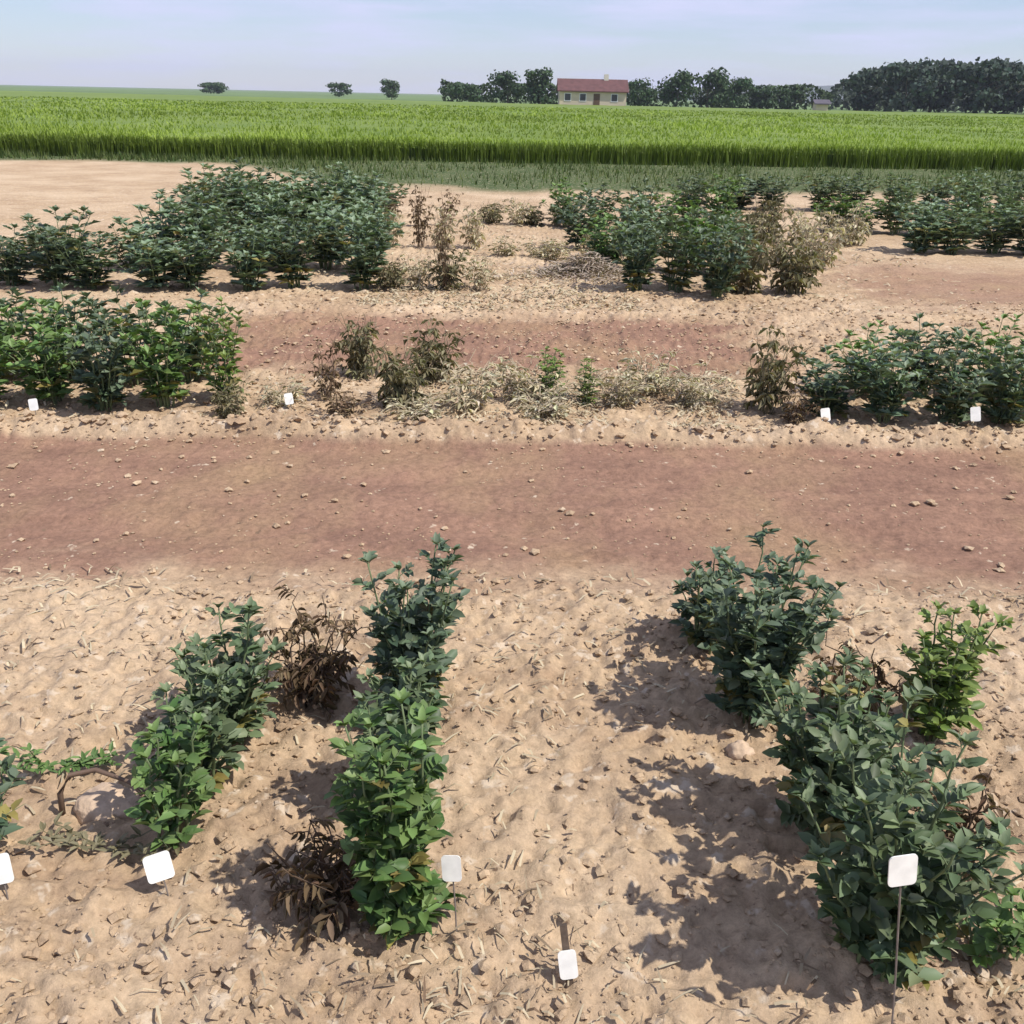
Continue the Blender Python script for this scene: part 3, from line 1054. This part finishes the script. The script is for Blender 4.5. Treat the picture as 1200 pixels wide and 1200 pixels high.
def crop():
    r = np.random.default_rng(80)
    mb = MB()
    # closed canopy, a little below the leaf tips
    U = np.concatenate([np.linspace(-20, 24, 260)])
    rows_ = [0.0]
    st_ = 0.12
    while rows_[-1] < 140:
        rows_.append(rows_[-1] + st_)
        st_ *= 1.035
    D = np.array(rows_)
    frac = D / D[-1]
    VX, VY = [], []
    for d, f in zip(D, frac):
        x = U * (1 + f * 9.0)
        far = np.where(x < 10, 166 + (10 - x) * (380 - 166) / 3510 * 6.5, 166)
        e = crop_edge(U) + 0.35
        VX.append(x)
        VY.append(e + (far - 0.5 - e) * f)
    X, Y = np.array(VX), np.array(VY)
    Z = 0.44 + 0.10 * fbm(X * 1.6, Y * 1.6, 81, 4) + 0.10 * fbm(X * 0.15, Y * 0.15, 85, 3)
    Z[0] -= 0.12
    ny_, nx_ = X.shape
    v = np.stack([X, Y, Z], -1).reshape(-1, 3)
    idx = np.arange(nx_ * ny_).reshape(ny_, nx_)
    q = np.stack([idx[:-1, :-1], idx[:-1, 1:], idx[1:, 1:], idx[1:, :-1]], -1).reshape(-1, 4)
    t = np.clip(0.5 + 1.4 * fbm(X * 0.5, Y * 0.12, 87, 4), 0, 1).reshape(-1, 1)
    c = np.array([0.160, 0.240, 0.030]) * (1 - t) + np.array([0.235, 0.310, 0.055]) * t
    base_n = mb.n
    mb.v.append(v)
    mb.f.extend([tuple(int(i) + base_n for i in f) for f in q])
    mb.c.append(np.concatenate([c, np.ones((len(c), 1))], 1))
    mb.n += len(v)
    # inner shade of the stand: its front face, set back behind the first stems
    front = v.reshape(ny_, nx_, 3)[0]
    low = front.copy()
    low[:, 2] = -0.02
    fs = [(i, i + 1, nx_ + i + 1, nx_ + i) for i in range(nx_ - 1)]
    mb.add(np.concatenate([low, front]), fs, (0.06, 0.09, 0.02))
    # blades: thick at the edge, thinner further back
    def blade(x, y, z0, z1, w, lean, col):
        a = r.uniform(0, 6.28)
        d = np.array([math.cos(a), math.sin(a), 0])
        s = np.array([-d[1], d[0], 0]) * w
        p = np.array([x, y, z0])
        m_ = np.array([x, y, z0 + (z1 - z0) * 0.65]) + d * lean * 0.3
        e = np.array([x, y, z1]) + d * lean
        mb.add([p - s, p + s, m_ + s, m_ - s, e], [(0, 1, 2, 3), (3, 2, 4)], col)
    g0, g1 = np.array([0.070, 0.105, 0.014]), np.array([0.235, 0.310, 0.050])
    for k in range(12000):
        x = r.uniform(-17, 21)
        y = crop_edge(x) + r.uniform(0, 0.4) + 0.5 * (vnoise(np.array([x * 1.1]), np.array([0.5]), 97)[0] - 0.5)
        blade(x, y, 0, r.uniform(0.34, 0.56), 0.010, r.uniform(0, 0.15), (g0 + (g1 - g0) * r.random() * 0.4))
    for k in range(75000):
        d = 85 * r.random() ** 2.1 + 0.3
        x = r.uniform(-19 - 0.55 * d, 24 + 0.62 * d)
        y = crop_edge(x) + d
        blade(x, y, 0.34, r.uniform(0.44, 0.60) + 0.12 * (vnoise(np.array([x * 0.6]), np.array([d * 0.3]), 98)[0] - 0.5), 0.012 + 0.0008 * d, r.uniform(0.03, 0.2), (g0 + (g1 - g0) * r.uniform(0.55, 1.1)) * (0.75 + 0.5 * vnoise(np.array([x * 0.25]), np.array([d * 0.12]), 99)[0]))
    return mb


tag(crop().build('crop', M_CROP), 'even stand of fresh green crop stretching to the skyline', 'crop', kind='stuff')

# ------------------------------------------------------------------ farm buildings at the far edge of the crop
M_WALL = simple_mat('cream_render', (0.62, 0.52, 0.38), 0.9, 0.08, 0.8)
M_WALL2 = simple_mat('pale_render', (0.66, 0.62, 0.52), 0.9, 0.08, 0.8)
M_ROOF = simple_mat('red_tiles', (0.110, 0.048, 0.046), 0.85, 0.25, 1.5)
M_ROOF2 = simple_mat('dark_slates', (0.085, 0.075, 0.095), 0.8, 0.2, 1.5)
M_GLASS = simple_mat('window_glass', (0.03, 0.035, 0.045), 0.1, 0.1, 1)
M_WHITE = simple_mat('white_paint', (0.78, 0.77, 0.76), 0.6, 0.05, 1)
M_DOOR = simple_mat('brown_door', (0.12, 0.07, 0.04), 0.7, 0.2, 2)


def building(name, label, cat, x, y, L, W, hw, hr, wall, roof, wins, door, chimney):
    root = thing(name, label, cat, (x, y, 0), 0)
    a = MB()
    a.box(-L / 2, L / 2, -W / 2, W / 2, -0.2, hw)
    g = [(-L / 2, -W / 2, hw), (-L / 2, W / 2, hw), (-L / 2, 0, hw + hr), (L / 2, -W / 2, hw), (L / 2, W / 2, hw), (L / 2, 0, hw + hr)]
    a.add(g, [(0, 2, 1), (3, 4, 5)])
    a.build('wall', wall, root)
    b = MB()
    o = 0.35
    for s in (-1, 1):
        y0, z0 = s * (W / 2 + o), hw - o * hr / (W / 2)
        y1, z1 = 0, hw + hr
        p = [(-L / 2 - o, y0, z0), (L / 2 + o, y0, z0), (L / 2 + o, y1, z1), (-L / 2 - o, y1, z1)]
        vs = [(q[0], q[1], q[2] + 0.02) for q in p] + [(q[0], q[1], q[2] + 0.17) for q in p]
        b.add(vs, [(0, 1, 2, 3), (7, 6, 5, 4), (0, 4, 5, 1), (1, 5, 6, 2), (3, 7, 4, 0)])
    ro = b.build('roof', roof, root)
    if chimney:
        c = MB()
        c.box(chimney - 0.35, chimney + 0.35, -0.35, 0.35, hw + hr - 0.5, hw + hr + 0.9)
        c.build('chimney', M_WALL2, ro)
    for wx in wins:
        f = MB()
        f.box(wx - 0.55, wx + 0.55, -W / 2 - 0.05, -W / 2 - 0.003, 0.95, 2.15)
        fo = f.build('window', M_WHITE, root)
        q = MB()
        q.box(wx - 0.45, wx + 0.45, -W / 2 - 0.06, -W / 2 - 0.052, 1.05, 2.05)
        q.build('pane', M_GLASS, fo)
    if door is not None:
        d = MB()
        d.box(door - 0.5, door + 0.5, -W / 2 - 0.05, -W / 2 - 0.003, -0.05, 2.1)
        d.build('door', M_DOOR, root)
    return root


building('farmhouse', 'long low cream farmhouse with dark red roof on the skyline', 'house', 11.4, 170, 10.6, 6.0, 2.5, 1.6, M_WALL, M_ROOF, (-4.0, -1.6, 3.4), 0.6, 2.2)
building('shed', 'tiny pale shed at the field edge below the hazy hill', 'shed', 45.0, 158, 1.8, 1.8, 1.4, 0.4, M_WALL, M_ROOF2, (), None, None)

# ------------------------------------------------------------------ trees on the skyline
DK = np.array([0.060, 0.086, 0.042])
NAVY = np.array([0.056, 0.072, 0.054])
make_tree('round tree just left of the farmhouse roof', 3.4, 186, 6.0, 6.5, 1, DK, 'trees left of the farmhouse')
make_tree('wide dark tree standing left beyond the farmhouse', -2.5, 196, 5.4, 8.0, 2, DK, 'trees left of the farmhouse')
make_tree('low bush-like tree, furthest left of those beside the farmhouse', -11.5, 205, 3.6, 9.0, 3, DK, 'trees left of the farmhouse')
make_tree('small lone tree on the skyline left of the farm group', -32, 260, 4.6, 6.0, 4, DK, None)
make_tree('tiny lone tree at mid left of the skyline', -57, 330, 4.2, 8.0, 5, DK, None)
make_tree('tiny wide tree on the skyline at far left', -112, 380, 3.8, 11.0, 6, DK, None)
for i, (x, y, h, w) in enumerate([(21.5, 190, 4.6, 6.5), (29, 196, 6.2, 8.0), (35.5, 200, 6.6, 8.5), (42, 206, 5.6, 8.5), (48.5, 212, 4.6, 8.0), (55, 216, 4.0, 8.0)]):
    make_tree(f'dark green tree, {ORD[i]} rightward from the cream farmhouse', x, y, h, w, 20 + i, DK, 'trees right of the farmhouse')
for i, (x, y, h, w) in enumerate([(64, 200, 7.2, 10), (70.5, 194, 8.4, 10.5), (77, 198, 8.8, 11), (83, 192, 9.2, 11), (90, 196, 8.8, 11), (96, 192, 9.2, 11),
                                  (102.5, 198, 8.8, 11.5), (109, 194, 9.2, 11), (116, 200, 8.8, 11.5), (123, 196, 8.8, 11.5)]):
    make_tree(f'tall dark tree, {ORD[i]} from left in the wood at the right skyline', x, y, h, w, 40 + i, NAVY, 'trees of the wood at right', n=1900)


def hedgerow():
    r = np.random.default_rng(92)
    c = MB()
    for k in range(5200):
        x = r.uniform(-16, 64)
        y = 214 + 0.05 * x + r.uniform(-1.6, 1.6)
        top = 2.4 + 2.6 * vnoise(np.array([x * 0.22]), np.array([3.0]), 16)[0]
        z = top * (1 - r.random() ** 1.6)
        n_ = r.normal(size=3) + np.array([0, -0.4, 0.4])
        n_ /= np.linalg.norm(n_)
        u = np.cross(n_, r.normal(size=3))
        u /= np.linalg.norm(u)
        v = np.cross(n_, u)
        s_ = r.uniform(0.2, 0.5)
        p = np.array([x, y, z])
        c.add([p - u * s_ - v * s_ * 0.5, p + u * s_ * 0.2 - v * s_ * 0.8, p + u * s_, p + v * s_ * 0.9 - u * s_ * 0.2], [(0, 1, 2, 3)], DK * r.uniform(0.7, 1.4))
    return c


tag(hedgerow().build('hedge', M_TREELEAF), 'long low dark hedge running along the skyline behind the farmhouse', 'hedge')


def far_wood():
    r = np.random.default_rng(91)
    c = MB()
    for k in range(17000):
        x = r.uniform(74, 215)
        y = r.uniform(212, 262)
        top = (7.6 + 2.6 * vnoise(np.array([x * 0.16]), np.array([y * 0.12]), 15)[0]) * min(1, (x - 70) / 14)
        z = top * (1 - r.random() ** 2 * 0.95)
        n_ = r.normal(size=3) + np.array([0, -0.6, 0.5])
        n_ /= np.linalg.norm(n_)
        u = np.cross(n_, r.normal(size=3))
        u /= np.linalg.norm(u)
        v = np.cross(n_, u)
        s_ = r.uniform(0.35, 0.8)
        p = np.array([x, y, z])
        c.add([p - u * s_ - v * s_ * 0.5, p + u * s_ * 0.2 - v * s_ * 0.8, p + u * s_, p + v * s_ * 0.9 - u * s_ * 0.2], [(0, 1, 2, 3)], NAVY * r.uniform(0.7, 1.4))
    return c


tag(far_wood().build('woods', M_TREELEAF), 'dense dark wood closing the skyline behind the trees at right', 'wood', kind='stuff')
